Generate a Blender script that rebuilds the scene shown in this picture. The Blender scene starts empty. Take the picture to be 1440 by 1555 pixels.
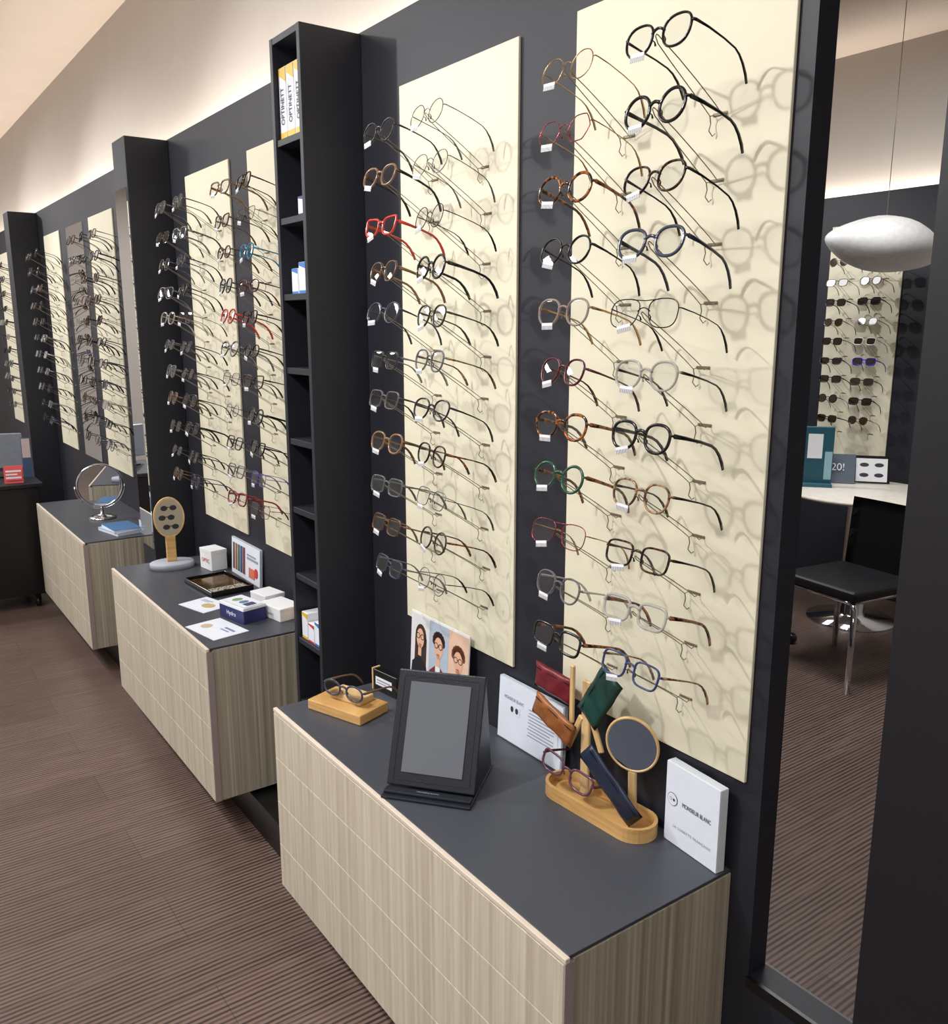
import bpy, bmesh, math, random
from mathutils import Vector, Matrix, Euler
random.seed(7)
S = bpy.context.scene
COL = S.collection
S.view_settings.view_transform = 'Standard'
R = math.radians

# ------------------------------------------------------------------ materials
def lin(c):
    out = []
    for v in c:
        v = v / 255.0
        out.append(v / 12.92 if v <= 0.04045 else ((v + 0.055) / 1.055) ** 2.4)
    return (out[0], out[1], out[2], 1.0)

def base(name):
    m = bpy.data.materials.new(name)
    m.use_nodes = True
    nt = m.node_tree
    return m, nt, nt.nodes['Principled BSDF']

def pmat(name, rgb, rough=0.5, metal=0.0, var=0.06, scale=30.0, spec=0.5, bump=0.0, emit=0.0, coat=0.0):
    m, nt, b = base(name)
    b.inputs['Roughness'].default_value = rough
    b.inputs['Metallic'].default_value = metal
    b.inputs['Specular IOR Level'].default_value = spec
    b.inputs['Coat Weight'].default_value = coat
    tc = nt.nodes.new('ShaderNodeTexCoord')
    n = nt.nodes.new('ShaderNodeTexNoise')
    n.inputs['Scale'].default_value = scale
    nt.links.new(tc.outputs['Object'], n.inputs['Vector'])
    r = nt.nodes.new('ShaderNodeValToRGB')
    c = lin(rgb)
    r.color_ramp.elements[0].position = 0.3
    r.color_ramp.elements[1].position = 0.7
    r.color_ramp.elements[0].color = tuple(x * (1 - var) for x in c[:3]) + (1,)
    r.color_ramp.elements[1].color = tuple(min(1, x * (1 + var)) for x in c[:3]) + (1,)
    nt.links.new(n.outputs['Fac'], r.inputs['Fac'])
    nt.links.new(r.outputs['Color'], b.inputs['Base Color'])
    if bump:
        bp = nt.nodes.new('ShaderNodeBump')
        bp.inputs['Strength'].default_value = bump
        bp.inputs['Distance'].default_value = 0.002
        nt.links.new(n.outputs['Fac'], bp.inputs['Height'])
        nt.links.new(bp.outputs['Normal'], b.inputs['Normal'])
    if emit:
        b.inputs['Emission Color'].default_value = c
        b.inputs['Emission Strength'].default_value = emit
    return m

def streak(name, dark, light, mscale=(60, 60, 1.6), rough=0.55, detail=3, p0=.35, p1=.65):
    m, nt, b = base(name)
    b.inputs['Roughness'].default_value = rough
    tc = nt.nodes.new('ShaderNodeTexCoord')
    m0 = nt.nodes.new('ShaderNodeMapping')
    m0.inputs['Rotation'].default_value = (0, 0, .67)
    nt.links.new(tc.outputs['Object'], m0.inputs['Vector'])
    facs = []
    for k, mul in ((0, 1.0), (1, .37)):
        mp = nt.nodes.new('ShaderNodeMapping')
        mp.inputs['Scale'].default_value = (mscale[0] * mul, mscale[1] * mul, mscale[2] * (mul if mscale[2] > 20 else 1))
        mp.inputs['Location'].default_value = (3.37 + k * 5.1, 7.71, 5.43 + k)
        nt.links.new(m0.outputs['Vector'], mp.inputs['Vector'])
        n = nt.nodes.new('ShaderNodeTexNoise')
        n.inputs['Scale'].default_value = 1.0
        n.inputs['Detail'].default_value = detail
        n.inputs['Distortion'].default_value = .3
        nt.links.new(mp.outputs['Vector'], n.inputs['Vector'])
        facs.append(n.outputs['Fac'])
    mx = nt.nodes.new('ShaderNodeMix'); mx.data_type = 'FLOAT'; mx.inputs[0].default_value = .35
    nt.links.new(facs[0], mx.inputs[2]); nt.links.new(facs[1], mx.inputs[3])
    r = nt.nodes.new('ShaderNodeValToRGB')
    r.color_ramp.elements[0].position = p0
    r.color_ramp.elements[1].position = p1
    r.color_ramp.elements[0].color = lin(dark)
    r.color_ramp.elements[1].color = lin(light)
    nt.links.new(mx.outputs[0], r.inputs['Fac'])
    nt.links.new(r.outputs['Color'], b.inputs['Base Color'])
    return m

def see_through(name, rgb, alpha, rough=0.05, var=False):
    m, nt, b = base(name)
    b.inputs['Base Color'].default_value = lin(rgb)
    b.inputs['Roughness'].default_value = rough
    out = nt.nodes['Material Output']
    tr = nt.nodes.new('ShaderNodeBsdfTransparent')
    mx = nt.nodes.new('ShaderNodeMixShader')
    lw = nt.nodes.new('ShaderNodeLayerWeight')
    lw.inputs['Blend'].default_value = 0.25
    mr = nt.nodes.new('ShaderNodeMapRange')
    mr.inputs['To Min'].default_value = alpha
    mr.inputs['To Max'].default_value = min(1, alpha + 0.45)
    nt.links.new(lw.outputs['Facing'], mr.inputs['Value'])
    nt.links.new(mr.outputs['Result'], mx.inputs['Fac'])
    nt.links.new(tr.outputs[0], mx.inputs[1])
    nt.links.new(b.outputs[0], mx.inputs[2])
    nt.links.new(mx.outputs[0], out.inputs['Surface'])
    return m

def lens_mat(name, rgb, fac):
    m = bpy.data.materials.new(name); m.use_nodes = True
    nt = m.node_tree; nt.nodes.clear()
    out = nt.nodes.new('ShaderNodeOutputMaterial')
    tr = nt.nodes.new('ShaderNodeBsdfTransparent'); tr.inputs[0].default_value = lin(rgb)
    gl = nt.nodes.new('ShaderNodeBsdfGlossy'); gl.inputs['Roughness'].default_value = 0.03
    mx = nt.nodes.new('ShaderNodeMixShader')
    fr = nt.nodes.new('ShaderNodeFresnel'); fr.inputs['IOR'].default_value = 1.5
    ad = nt.nodes.new('ShaderNodeMath'); ad.operation = 'ADD'; ad.inputs[1].default_value = fac
    nt.links.new(fr.outputs[0], ad.inputs[0]); nt.links.new(ad.outputs[0], mx.inputs['Fac'])
    nt.links.new(tr.outputs[0], mx.inputs[1]); nt.links.new(gl.outputs[0], mx.inputs[2])
    nt.links.new(mx.outputs[0], out.inputs['Surface'])
    return m

def tortoise(name, dark, amber, scale=90, p=.5):
    m, nt, b = base(name)
    b.inputs['Roughness'].default_value = 0.15
    tc = nt.nodes.new('ShaderNodeTexCoord')
    n = nt.nodes.new('ShaderNodeTexNoise'); n.inputs['Scale'].default_value = scale; n.inputs['Detail'].default_value = 2
    r = nt.nodes.new('ShaderNodeValToRGB')
    r.color_ramp.elements[0].position = p - .08; r.color_ramp.elements[1].position = p + .06
    r.color_ramp.elements[0].color = lin(dark); r.color_ramp.elements[1].color = lin(amber)
    nt.links.new(tc.outputs['Object'], n.inputs['Vector'])
    nt.links.new(n.outputs['Fac'], r.inputs['Fac']); nt.links.new(r.outputs['Color'], b.inputs['Base Color'])
    return m

M_dark = pmat('charcoal_laminate', (30, 32, 42), .55, var=.05, scale=8)
M_dark2 = pmat('black_laminate', (19, 20, 27), .5, var=.05, scale=8)
M_white_wall = pmat('warm_plaster', (204, 198, 192), .9, var=.02, scale=3)
M_ceil = pmat('ceiling_plaster', (228, 216, 207), .9, var=.02, scale=3)
M_cream = pmat('cream_panel', (226, 221, 198), .6, var=.02, scale=5)
M_counter = pmat('anthracite_worktop', (66, 70, 79), .42, var=.05, scale=200)
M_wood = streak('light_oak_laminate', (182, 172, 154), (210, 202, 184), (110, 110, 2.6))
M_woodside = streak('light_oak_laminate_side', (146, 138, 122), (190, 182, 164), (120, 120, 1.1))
M_band = pmat('beige_edge_band', (216, 203, 188), .5, var=.04)
M_band2 = pmat('taupe_edge_band', (160, 144, 142), .5, var=.04)
M_bamboo = streak('bamboo_wood', (190, 146, 86), (222, 180, 118), (8, 8, 90), .45)
M_bamboo2 = streak('pale_wood', (202, 166, 112), (228, 198, 148), (60, 60, 5), .45)
M_steel = pmat('thin_steel_wire', (140, 130, 112), .35, .6, var=.03)
M_chrome = pmat('polished_chrome', (225, 228, 232), .08, 1.0, var=.01)
M_mirror = pmat('mirror_glass', (238, 240, 242), .0, 1.0, var=.0)
M_mirror_dim = pmat('tinted_mirror', (196, 204, 216), .05, 1.0, var=.0)
M_grey_refl = pmat('mirror_grey_reflection', (118, 124, 134), .18, .35, var=.0)  # easel mirror: its grey reflection is painted into the base colour
M_black = pmat('black_plastic', (16, 16, 18), .35, var=.05)
M_leather = pmat('black_leather', (26, 31, 42), .42, var=.12, scale=300, bump=.3)
M_white = pmat('white_card', (238, 240, 244), .5, var=.01)
M_paper = pmat('white_paper', (224, 231, 244), .6, var=.02)
M_ink = pmat('dark_ink', (50, 54, 66), .6, var=.02)
M_inkgrey = pmat('grey_ink', (150, 158, 176), .6, var=.02)
M_acryl = see_through('clear_acrylic', (226, 236, 248), .55)
M_acryl_edge = see_through('frosted_acrylic_edge', (236, 244, 252), .75)
M_lens = lens_mat('clear_lens', (252, 253, 254), .015)
M_sunlens = lens_mat('dark_sun_lens', (70, 62, 58), .02)

def tag_mat():
    m, nt, b = base('barcode_sticker')
    tc = nt.nodes.new('ShaderNodeTexCoord')
    w = nt.nodes.new('ShaderNodeTexWave'); w.bands_direction = 'Y'
    w.inputs['Scale'].default_value = 150; w.inputs['Distortion'].default_value = 1.5
    nt.links.new(tc.outputs['Object'], w.inputs['Vector'])
    sp = nt.nodes.new('ShaderNodeSeparateXYZ'); nt.links.new(tc.outputs['Object'], sp.inputs[0])
    lt = nt.nodes.new('ShaderNodeMath'); lt.operation = 'LESS_THAN'; lt.inputs[1].default_value = .001
    nt.links.new(sp.outputs['Z'], lt.inputs[0])
    gt = nt.nodes.new('ShaderNodeMath'); gt.operation = 'GREATER_THAN'; gt.inputs[1].default_value = .5
    nt.links.new(w.outputs['Fac'], gt.inputs[0])
    mu = nt.nodes.new('ShaderNodeMath'); mu.operation = 'MULTIPLY'
    nt.links.new(lt.outputs[0], mu.inputs[0]); nt.links.new(gt.outputs[0], mu.inputs[1])
    r = nt.nodes.new('ShaderNodeValToRGB')
    r.color_ramp.elements[0].color = lin((232, 234, 240)); r.color_ramp.elements[1].color = lin((60, 62, 70))
    nt.links.new(mu.outputs[0], r.inputs['Fac']); nt.links.new(r.outputs['Color'], b.inputs['Base Color'])
    return m
M_tag = tag_mat()

def floor_mat():
    m, nt, b = base('ribbed_brown_planks')
    L = nt.links.new
    tc = nt.nodes.new('ShaderNodeTexCoord')
    br = nt.nodes.new('ShaderNodeTexBrick')
    br.inputs['Scale'].default_value = 1.0
    br.inputs['Brick Width'].default_value = 1.3
    br.inputs['Row Height'].default_value = 0.22
    br.inputs['Mortar Size'].default_value = 0.0008
    br.inputs['Color1'].default_value = lin((116, 98, 91))
    br.inputs['Color2'].default_value = lin((105, 87, 80))
    br.inputs['Mortar'].default_value = lin((66, 54, 50))
    L(tc.outputs['Object'], br.inputs['Vector'])
    w = nt.nodes.new('ShaderNodeTexWave'); w.bands_direction = 'Y'
    w.inputs['Scale'].default_value = 20; w.inputs['Distortion'].default_value = .8
    w.inputs['Detail'].default_value = 2
    w.inputs['Detail Scale'].default_value = .6
    L(tc.outputs['Object'], w.inputs['Vector'])
    mp = nt.nodes.new('ShaderNodeMapping'); mp.inputs['Scale'].default_value = (5, 90, 1)
    L(tc.outputs['Object'], mp.inputs['Vector'])
    n = nt.nodes.new('ShaderNodeTexNoise'); n.inputs['Scale'].default_value = 1; n.inputs['Detail'].default_value = 3
    L(mp.outputs['Vector'], n.inputs['Vector'])
    mul = nt.nodes.new('ShaderNodeMath'); mul.operation = 'MULTIPLY'
    L(w.outputs['Fac'], mul.inputs[0]); L(n.outputs['Fac'], mul.inputs[1])
    r = nt.nodes.new('ShaderNodeValToRGB')
    r.color_ramp.elements[0].position = .08; r.color_ramp.elements[1].position = .5
    r.color_ramp.elements[0].color = (1.2, 1.18, 1.16, 1); r.color_ramp.elements[1].color = (.26, .23, .22, 1)
    L(mul.outputs[0], r.inputs['Fac'])
    mx = nt.nodes.new('ShaderNodeMix'); mx.data_type = 'RGBA'; mx.blend_type = 'MULTIPLY'; mx.inputs['Factor'].default_value = 1
    L(br.outputs['Color'], mx.inputs['A']); L(r.outputs['Color'], mx.inputs['B'])
    L(mx.outputs['Result'], b.inputs['Base Color'])
    bp = nt.nodes.new('ShaderNodeBump'); bp.inputs['Strength'].default_value = .15; bp.inputs['Distance'].default_value = .001
    bp.invert = True
    L(mul.outputs[0], bp.inputs['Height']); L(bp.outputs['Normal'], b.inputs['Normal'])
    b.inputs['Roughness'].default_value = .36
    return m
M_floor = floor_mat()

# ------------------------------------------------------------------ helpers
def setprops(o, label=None, cat=None, group=None, kind=None):
    if label: o['label'] = label
    if cat: o['category'] = cat
    if group: o['group'] = group
    if kind: o['kind'] = kind
    return o

def link(o, parent=None):
    COL.objects.link(o)
    if parent is not None: o.parent = parent
    return o

def top(name, label, cat, loc, rot=(0, 0, 0), group=None):
    e = bpy.data.objects.new(name, None)
    e.empty_display_size = .05
    e.location = loc; e.rotation_euler = rot
    link(e); setprops(e, label, cat, group)
    return e

def finish(bm, name, mats, loc=(0, 0, 0), rot=(0, 0, 0), parent=None, smooth=False):
    bmesh.ops.recalc_face_normals(bm, faces=bm.faces)
    me = bpy.data.meshes.new(name)
    if smooth:
        for f in bm.faces: f.smooth = True
    bm.to_mesh(me); bm.free()
    if not isinstance(mats, (list, tuple)): mats = [mats]
    for m in mats: me.materials.append(m)
    o = bpy.data.objects.new(name, me)
    o.location = loc; o.rotation_euler = rot
    link(o, parent)
    return o

def addbox(bm, c, s, bevel=0.0, mi=0, seg=1, rot=None):
    r = bmesh.ops.create_cube(bm, size=1.0)
    vs = r['verts']
    bmesh.ops.scale(bm, vec=Vector(s), verts=vs)
    if bevel:
        es = list({e for v in vs for e in v.link_edges})
        rb = bmesh.ops.bevel(bm, geom=es, offset=bevel, segments=seg, affect='EDGES', profile=.5)
        vs = list({v for f in rb['faces'] for v in f.verts} | {v for v in vs if v.is_valid})
    if rot: bmesh.ops.rotate(bm, cent=(0, 0, 0), matrix=Euler(rot).to_matrix(), verts=vs)
    bmesh.ops.translate(bm, vec=Vector(c), verts=vs)
    for f in {f for v in vs for f in v.link_faces}: f.material_index = mi
    return vs

def box(name, lo, hi, mat, parent=None, bevel=0.0, seg=1):
    lo = Vector(lo); hi = Vector(hi)
    c = (lo + hi) / 2; c0 = Vector((c.x, c.y, lo.z))
    bm = bmesh.new()
    addbox(bm, c - c0, hi - lo, bevel, seg=seg)
    return finish(bm, name, mat, c0, parent=parent)

def sweep(bm, pts, ra, rb=None, n=8, closed=False, up=(0, 0, 1), mi=0, caps=True):
    pts = [Vector(p) for p in pts]; m = len(pts)
    if not isinstance(ra, (list, tuple)): ra = [ra] * m
    if rb is None: rb = ra
    if not isinstance(rb, (list, tuple)): rb = [rb] * m
    up = Vector(up); rings = []
    for i in range(m):
        if closed: t = pts[(i + 1) % m] - pts[i - 1]
        else: t = pts[min(i + 1, m - 1)] - pts[max(i - 1, 0)]
        t.normalize()
        s = t.cross(up)
        if s.length < 1e-4: s = t.cross(Vector((1, .01, 0)))
        s.normalize(); u2 = s.cross(t).normalized()
        rings.append([bm.verts.new(pts[i] + s * ra[i] * math.cos(2 * math.pi * k / n) + u2 * rb[i] * math.sin(2 * math.pi * k / n)) for k in range(n)])
    rng = range(m) if closed else range(m - 1)
    for i in rng:
        A = rings[i]; B = rings[(i + 1) % m]
        for k in range(n):
            f = bm.faces.new((A[k], A[(k + 1) % n], B[(k + 1) % n], B[k])); f.material_index = mi; f.smooth = True
    if not closed and caps:
        f = bm.faces.new(rings[0]); f.material_index = mi
        f = bm.faces.new(rings[-1][::-1]); f.material_index = mi

def lathe(bm, prof, n=32, mi=0):
    rings = []
    for r, z in prof:
        if r < 1e-6: rings.append([bm.verts.new((0, 0, z))])
        else: rings.append([bm.verts.new((r * math.cos(2 * math.pi * k / n), r * math.sin(2 * math.pi * k / n), z)) for k in range(n)])
    for A, B in zip(rings[:-1], rings[1:]):
        for k in range(n):
            if len(A) == 1: f = bm.faces.new((A[0], B[k], B[(k + 1) % n]))
            elif len(B) == 1: f = bm.faces.new((A[k], A[(k + 1) % n], B[0]))
            else: f = bm.faces.new((A[k], A[(k + 1) % n], B[(k + 1) % n], B[k]))
            f.material_index = mi; f.smooth = True

def prism(bm, pts2, z0, z1, mi=0):
    a = [bm.verts.new((x, y, z0)) for x, y in pts2]
    b = [bm.verts.new((x, y, z1)) for x, y in pts2]
    n = len(a)
    bm.faces.new(a[::-1]).material_index = mi
    bm.faces.new(b).material_index = mi
    for i in range(n):
        bm.faces.new((a[i], a[(i + 1) % n], b[(i + 1) % n], b[i])).material_index = mi

def ell(cx, cy, rx, ry, n=20, rot=0):
    o = []
    for i in range(n):
        t = 2 * math.pi * i / n
        x, y = rx * math.cos(t), ry * math.sin(t)
        o.append((cx + x * math.cos(rot) - y * math.sin(rot), cy + x * math.sin(rot) + y * math.cos(rot)))
    return o
def rect(x0, y0, x1, y1): return [(x0, y0), (x1, y0), (x1, y1), (x0, y1)]
def ring2(cx, cy, rx, ry, w, n=18):
    o = []
    for i in range(n):
        t0 = 2 * math.pi * i / n; t1 = 2 * math.pi * (i + 1) / n
        o.append([(cx + rx * math.cos(t0), cy + ry * math.sin(t0)), (cx + rx * math.cos(t1), cy + ry * math.sin(t1)),
                  (cx + (rx - w) * math.cos(t1), cy + (ry - w) * math.sin(t1)), (cx + (rx - w) * math.cos(t0), cy + (ry - w) * math.sin(t0))])
    return o

FACE_ROOM = (R(90), 0, R(-90))
def art(name, shapes, loc, parent, rot=FACE_ROOM, layer=.0003):
    bm = bmesh.new(); mats = []
    for i, (p, m) in enumerate(shapes):
        if m not in mats: mats.append(m)
        polys = p if isinstance(p[0], list) else [p]
        for q in polys:
            f = bm.faces.new([bm.verts.new((x, y, i * layer)) for x, y in q]); f.material_index = mats.index(m)
    me = bpy.data.meshes.new(name); bm.to_mesh(me); bm.free()
    for m in mats: me.materials.append(m)
    o = bpy.data.objects.new(name, me); o.location = loc; o.rotation_euler = rot
    return link(o, parent)

def text(s, loc, size, mat, parent, rot=FACE_ROOM, align='CENTER', name='lettering', space=1.0, wide=1.0):
    cu = bpy.data.curves.new('txt', 'FONT'); cu.body = s; cu.size = size; cu.align_x = align; cu.align_y = 'CENTER'
    cu.space_character = space; cu.extrude = 0.0001
    t = bpy.data.objects.new('txt', cu); COL.objects.link(t)
    bpy.context.view_layer.update()
    me = bpy.data.meshes.new_from_object(t)
    bpy.data.objects.remove(t)
    me.transform(Matrix.Diagonal((wide, 1, 1, 1)))
    me.materials.clear(); me.materials.append(mat)
    o = bpy.data.objects.new(name, me); o.location = loc; o.rotation_euler = rot
    return link(o, parent)

# ------------------------------------------------------------------ room
def struct(name, lo, hi, mat, label):
    o = box(name, lo, hi, mat); setprops(o, label, None, None, 'structure'); return o
YS, YN = -1.8, 11.0
XW = -3.84; XE = 3.84
OY0, OY1, OZ0, OZ1 = .6475, .870, .465, 2.30
bm = bmesh.new(); addbox(bm, (.1, (YS + YN) / 2, -.05), (8.6, YN - YS + .4, .1))
setprops(finish(bm, 'floor', M_floor), 'ribbed brown plank floor', None, None, 'structure')
struct('ceiling', (XW - .3, YS - .1, 3.25), (XE + .4, YN + .1, 3.35), M_ceil, 'smooth warm white plaster ceiling')
struct('wall_east_upper', (.15, YS, 2.30), (.25, YN, 3.25), M_white_wall, 'warm white plaster wall above the dark panelling')
bm = bmesh.new()
T = .05
for lo, hi in (((0, YS, 0), (T, OY0, 2.42)), ((0, OY1, 0), (T, YN, 2.42)), ((0, OY0, 0), (T, OY1, OZ0)), ((0, OY0, OZ1), (T, OY1, 2.42))):
    lo = Vector(lo); hi = Vector(hi); addbox(bm, (lo + hi) / 2, hi - lo)
setprops(finish(bm, 'wall_east', M_dark), 'charcoal laminate display wall with a tall narrow opening', None, None, 'structure')
struct('trim_2', (T, YS, 2.28), (.15, YN, 2.30), M_dark2, 'unseen cove floor added to block light leaking between the rooms')  # unseen ledge, added to close the cove gap against light leaks
struct('wall_west', (XW - .2, YS, 0), (XW - .1, YN, 3.25), M_white_wall, 'warm white plaster wall opposite the display')
struct('wall_far_east', (XE + .12, YS, 0), (XE + .22, YN, 3.25), M_white_wall, 'warm white plaster wall of the adjoining room')
struct('wall_far_east_panelling', (XE, 2.67, 0), (XE + .04, 7.0, 2.42), M_dark, 'charcoal laminate panelling in the adjoining room')
struct('wall_south', (XW - .2, YS - .1, 0), (XE + .22, YS, 3.25), M_white_wall, 'warm white plaster end wall')
struct('wall_north', (XW - .2, YN, 0), (XE + .22, YN + .1, 3.25), M_white_wall, 'warm white plaster end wall')
struct('trim_1', (-.29, .93, 0), (0, 7.4, .115), M_black, 'recessed black plinth under the drawer units')
struct('trim_3', (-.008, OY0 - .02, OZ0 - .02), (T + .005, OY1, OZ0), M_black, 'black sill of the narrow opening')
struct('trim_4', (-.03, .30, 0), (0, OY0, 2.42), M_dark2, 'flat black pilaster beside the opening')

# ------------------------------------------------------------------ display boards
BOARDS = [(.9025, 1.40), (1.581, 2.069), (2.6025, 3.10), (3.281, 3.769), (4.95, 5.47), (6.275, 6.76), (7.6, 8.1), (8.3, 8.8)]
def panel(y0, y1, x=0, z0=.843, z1=2.243):
    o = box('display_board', (x - .0075, y0, z0), (x - .0005, y1, z1), M_cream, bevel=.001)
    setprops(o, 'tall cream display board mounted on the dark wall', 'display board', 'cream display boards')
for a_, b_ in BOARDS: panel(a_, b_)
panel(2.857, 3.33, XE)
wm = top('wall_mirror', 'narrow frameless wall mirror between two cream boards', 'mirror', (0, 5.85, .84))
box('mirror_glass', (-.006, -.22, 0), (-.0005, .22, 1.4), M_mirror, wm)

# ------------------------------------------------------------------ towers
def tower(y0, kind):
    lab = {'shelf': 'tall narrow charcoal shelf tower with open compartments', 'mirror': 'tall charcoal pilaster with a mirrored front strip', 'plain': 'tall plain charcoal pilaster standing on the plinth'}[kind]
    t = top('shelf_tower' if kind == 'shelf' else 'display_pilaster', lab, 'shelf' if kind == 'shelf' else 'pilaster', (-.0005, y0, .1155))
    W = .192; H = 2.30; D = .18
    if kind == 'shelf':
        bm = bmesh.new()
        addbox(bm, (-D / 2, .009, H / 2), (D, .018, H), .001)
        addbox(bm, (-D / 2, W - .009, H / 2), (D, .018, H), .001)
        addbox(bm, (-.006, W / 2, H / 2), (.010, W - .037, H - .002))
        addbox(bm, (-D / 2, W / 2, H - .009), (D - .002, W - .037, .018), .001)
        finish(bm, 'body', M_dark, parent=t)
        for i in range(9):
            z = 2.154 - .2077 * i - .115
            box('shelf', (-D + .004, .0185, z - .018), (-.012, W - .0185, z), M_dark, t, bevel=.001)
    else:
        box('body', (-D, 0, 0), (-.0, W, H), M_dark, t, bevel=.002)
        if kind == 'mirror':
            box('mirror_strip', (-D - .005, .006, .55), (-D - .0005, W - .006, 2.1), M_mirror, t)
tower(2.275, 'shelf'); tower(3.975, 'mirror'); tower(6.975, 'plain')

# ------------------------------------------------------------------ drawer units
def unit(y0, y1):
    t = top('drawer_cabinet', 'low light oak drawer cabinet with anthracite worktop against the dark wall', 'cabinet', (-.0005, y0, .13), group='oak drawer cabinets along the display wall')
    L = y1 - y0; H = .526
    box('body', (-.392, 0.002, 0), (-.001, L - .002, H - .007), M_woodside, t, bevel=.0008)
    box('worktop', (-.402, .004, H - .0068), (-.001, L - .004, H), M_counter, t, bevel=.0006)
    box('edge_band', (-.413, 0, H - .010), (-.4025, L, H), M_band, t, bevel=.001)
    box('side_edge_band', (-.4125, 0.0005, 0), (-.3925, .004, H - .011), M_band2, t)
    h = (H - .012) / 4
    for i in range(4):
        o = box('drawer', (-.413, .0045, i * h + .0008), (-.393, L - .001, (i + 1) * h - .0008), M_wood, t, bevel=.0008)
unit(.92, 2.094); unit(2.62, 3.794); unit(4.32, 5.494)
ZC = .6565

# ------------------------------------------------------------------ eyeglasses
GS = 1.10
def outline(shape, n=30):
    pts = []
    for i in range(n):
        t = 2 * math.pi * i / n
        c, s = math.cos(t), math.sin(t)
        def se(a, b, e): return (a * math.copysign(abs(c) ** (2 / e), c), b * math.copysign(abs(s) ** (2 / e), s))
        if shape == 'round': y, z = se(.0238, .0228, 2.05)
        elif shape == 'pantos':
            y, z = se(.0245, .0215, 2.35); y *= 1 + .09 * (z / .0215)
        elif shape == 'square':
            y, z = se(.0262, .019, 3.6); y *= 1 + .05 * (z / .019)
        elif shape == 'oval': y, z = se(.0255, .0175, 2.2)
        elif shape == 'hex':
            k = math.pi / 3; tt = (t % k) - k / 2; r = .0255 * math.cos(k / 2) / math.cos(tt); r = .6 * r + .4 * .0238
            y, z = r * c, r * s * .93
        elif shape == 'aviator':
            y, z = se(.0270, .0215, 2.8); y *= 1 + .1 * (z / .0215); y += .002 * (-z / .0215)
        elif shape == 'cat':
            y, z = se(.0265, .0185, 2.8); y *= 1 + .08 * (z / .0185)
            if y > 0 and z > 0: z += .006 * (y / .0265) ** 2
        pts.append((y, z))
    return pts
CX = {'round': .0335, 'pantos': .0345, 'square': .0365, 'oval': .036, 'hex': .0345, 'aviator': .0370, 'cat': .0365}

def build_front(bm, shape, heavy, sc=GS):
    rt = .0026 if heavy == 2 else (.0018 if heavy == 1 else .0009)
    rd = .0022 if heavy else .0009
    ol = outline(shape); cx = CX[shape]
    a = max(p[0] for p in ol)
    for s in (1, -1):
        sweep(bm, [(0, s * (cx + y), z) for y, z in ol], rt, rd, n=8, closed=True, up=(1, 0, 0))
        sweep(bm, [(0, s * (cx + a - .001), .007), (.001, s * (cx + a + .0025), .0075), (.006, s * (cx + a + .004), .0075)], [rt * 1.1, rt * 1.1, rt], [rd, rd, rd], n=6, up=(0, 0, 1))
        sweep(bm, [(.001, s * .0115, -.002), (.006, s * .010, -.004), (.007, s * .0085, -.009)], [.0006, .001, .0016], n=6, up=(0, 1, 0))
    g = cx - a * .97
    zb = .006 if shape != 'aviator' else .004
    sweep(bm, [(0, -g - .001, zb - .001), (-.001, -g * .5, zb + .003), (-.0015, 0, zb + .004), (-.001, g * .5, zb + .003), (0, g + .001, zb - .001)], rt * 1.05, rd, n=8, up=(1, 0, 0))
    if shape == 'aviator':
        sweep(bm, [(0, -cx + .012, .0205), (-.001, 0, .0185), (0, cx - .012, .0205)], rt * .9, rd, n=6, up=(1, 0, 0))
    return cx + a + .004

def build_temple(bm, W, s, heavy):
    pts = [(.004, s * W, .0075), (.03, s * (W + .001), .0075), (.065, s * W, .0065), (.092, s * (W - .001), .004), (.104, s * (W - .002), 0), (.116, s * (W - .003), -.008), (.127, s * (W - .004), -.019), (.134, s * (W - .005), -.029)]
    if heavy == 2: h = [.0036, .0030, .0025, .0025, .0027, .0032, .0036, .003]; t = [.0016] * 8
    elif heavy: h = [.0024, .0018, .0014, .0014, .0018, .0026, .0031, .0027]; t = [.0013] * 8
    else: h = [.0011, .0009, .0009, .0009, .0013, .0022, .0026, .0022]; t = [.0008, .0008, .0008, .0008, .001, .0014, .0016, .0014]
    sweep(bm, pts, h, t, n=8, up=(0, 1, 0))

CACHE = {}
def tomesh(bm, name, nm=1):
    bmesh.ops.scale(bm, vec=(GS, GS, GS), verts=bm.verts)
    bmesh.ops.recalc_face_normals(bm, faces=bm.faces)
    me = bpy.data.meshes.new(name); bm.to_mesh(me); bm.free()
    for i in range(nm): me.materials.append(M_black)
    return me
def gmesh(shape, heavy):
    k = (shape, heavy)
    if k in CACHE: return CACHE[k]
    bm = bmesh.new(); W = build_front(bm, shape, heavy); front = tomesh(bm, 'frame_front')
    tm = []
    for s in (1, -1):
        bm = bmesh.new(); build_temple(bm, W, s, heavy); tm.append(tomesh(bm, 'temple'))
    lm = []
    for s in (1, -1):
        bm = bmesh.new()
        rim = [bm.verts.new((0, s * (CX[shape] + y), z)) for y, z in outline(shape)]
        c = bm.verts.new((-.0016, s * CX[shape], 0))
        for i in range(len(rim)):
            f = bm.faces.new((rim[i], rim[(i + 1) % len(rim)], c)); f.smooth = True
        lm.append(tomesh(bm, 'lens'))
    bm = bmesh.new(); build_front(bm, shape, max(heavy, 1))
    for s in (1, -1):
        build_temple(bm, W, s, heavy)
        f = bm.faces.new([bm.verts.new((0, s * (CX[shape] + y), z)) for y, z in outline(shape)]); f.material_index = 1
    far = tomesh(bm, 'eyeglasses', 2)
    CACHE[k] = (front, tm, lm, far, W)
    return CACHE[k]
bm = bmesh.new(); addbox(bm, (0, 0, 0), (.0008, .029, .012), 0)
TAG = bpy.data.meshes.new('price_tag'); bm.to_mesh(TAG); bm.free(); TAG.materials.append(M_tag)

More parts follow.
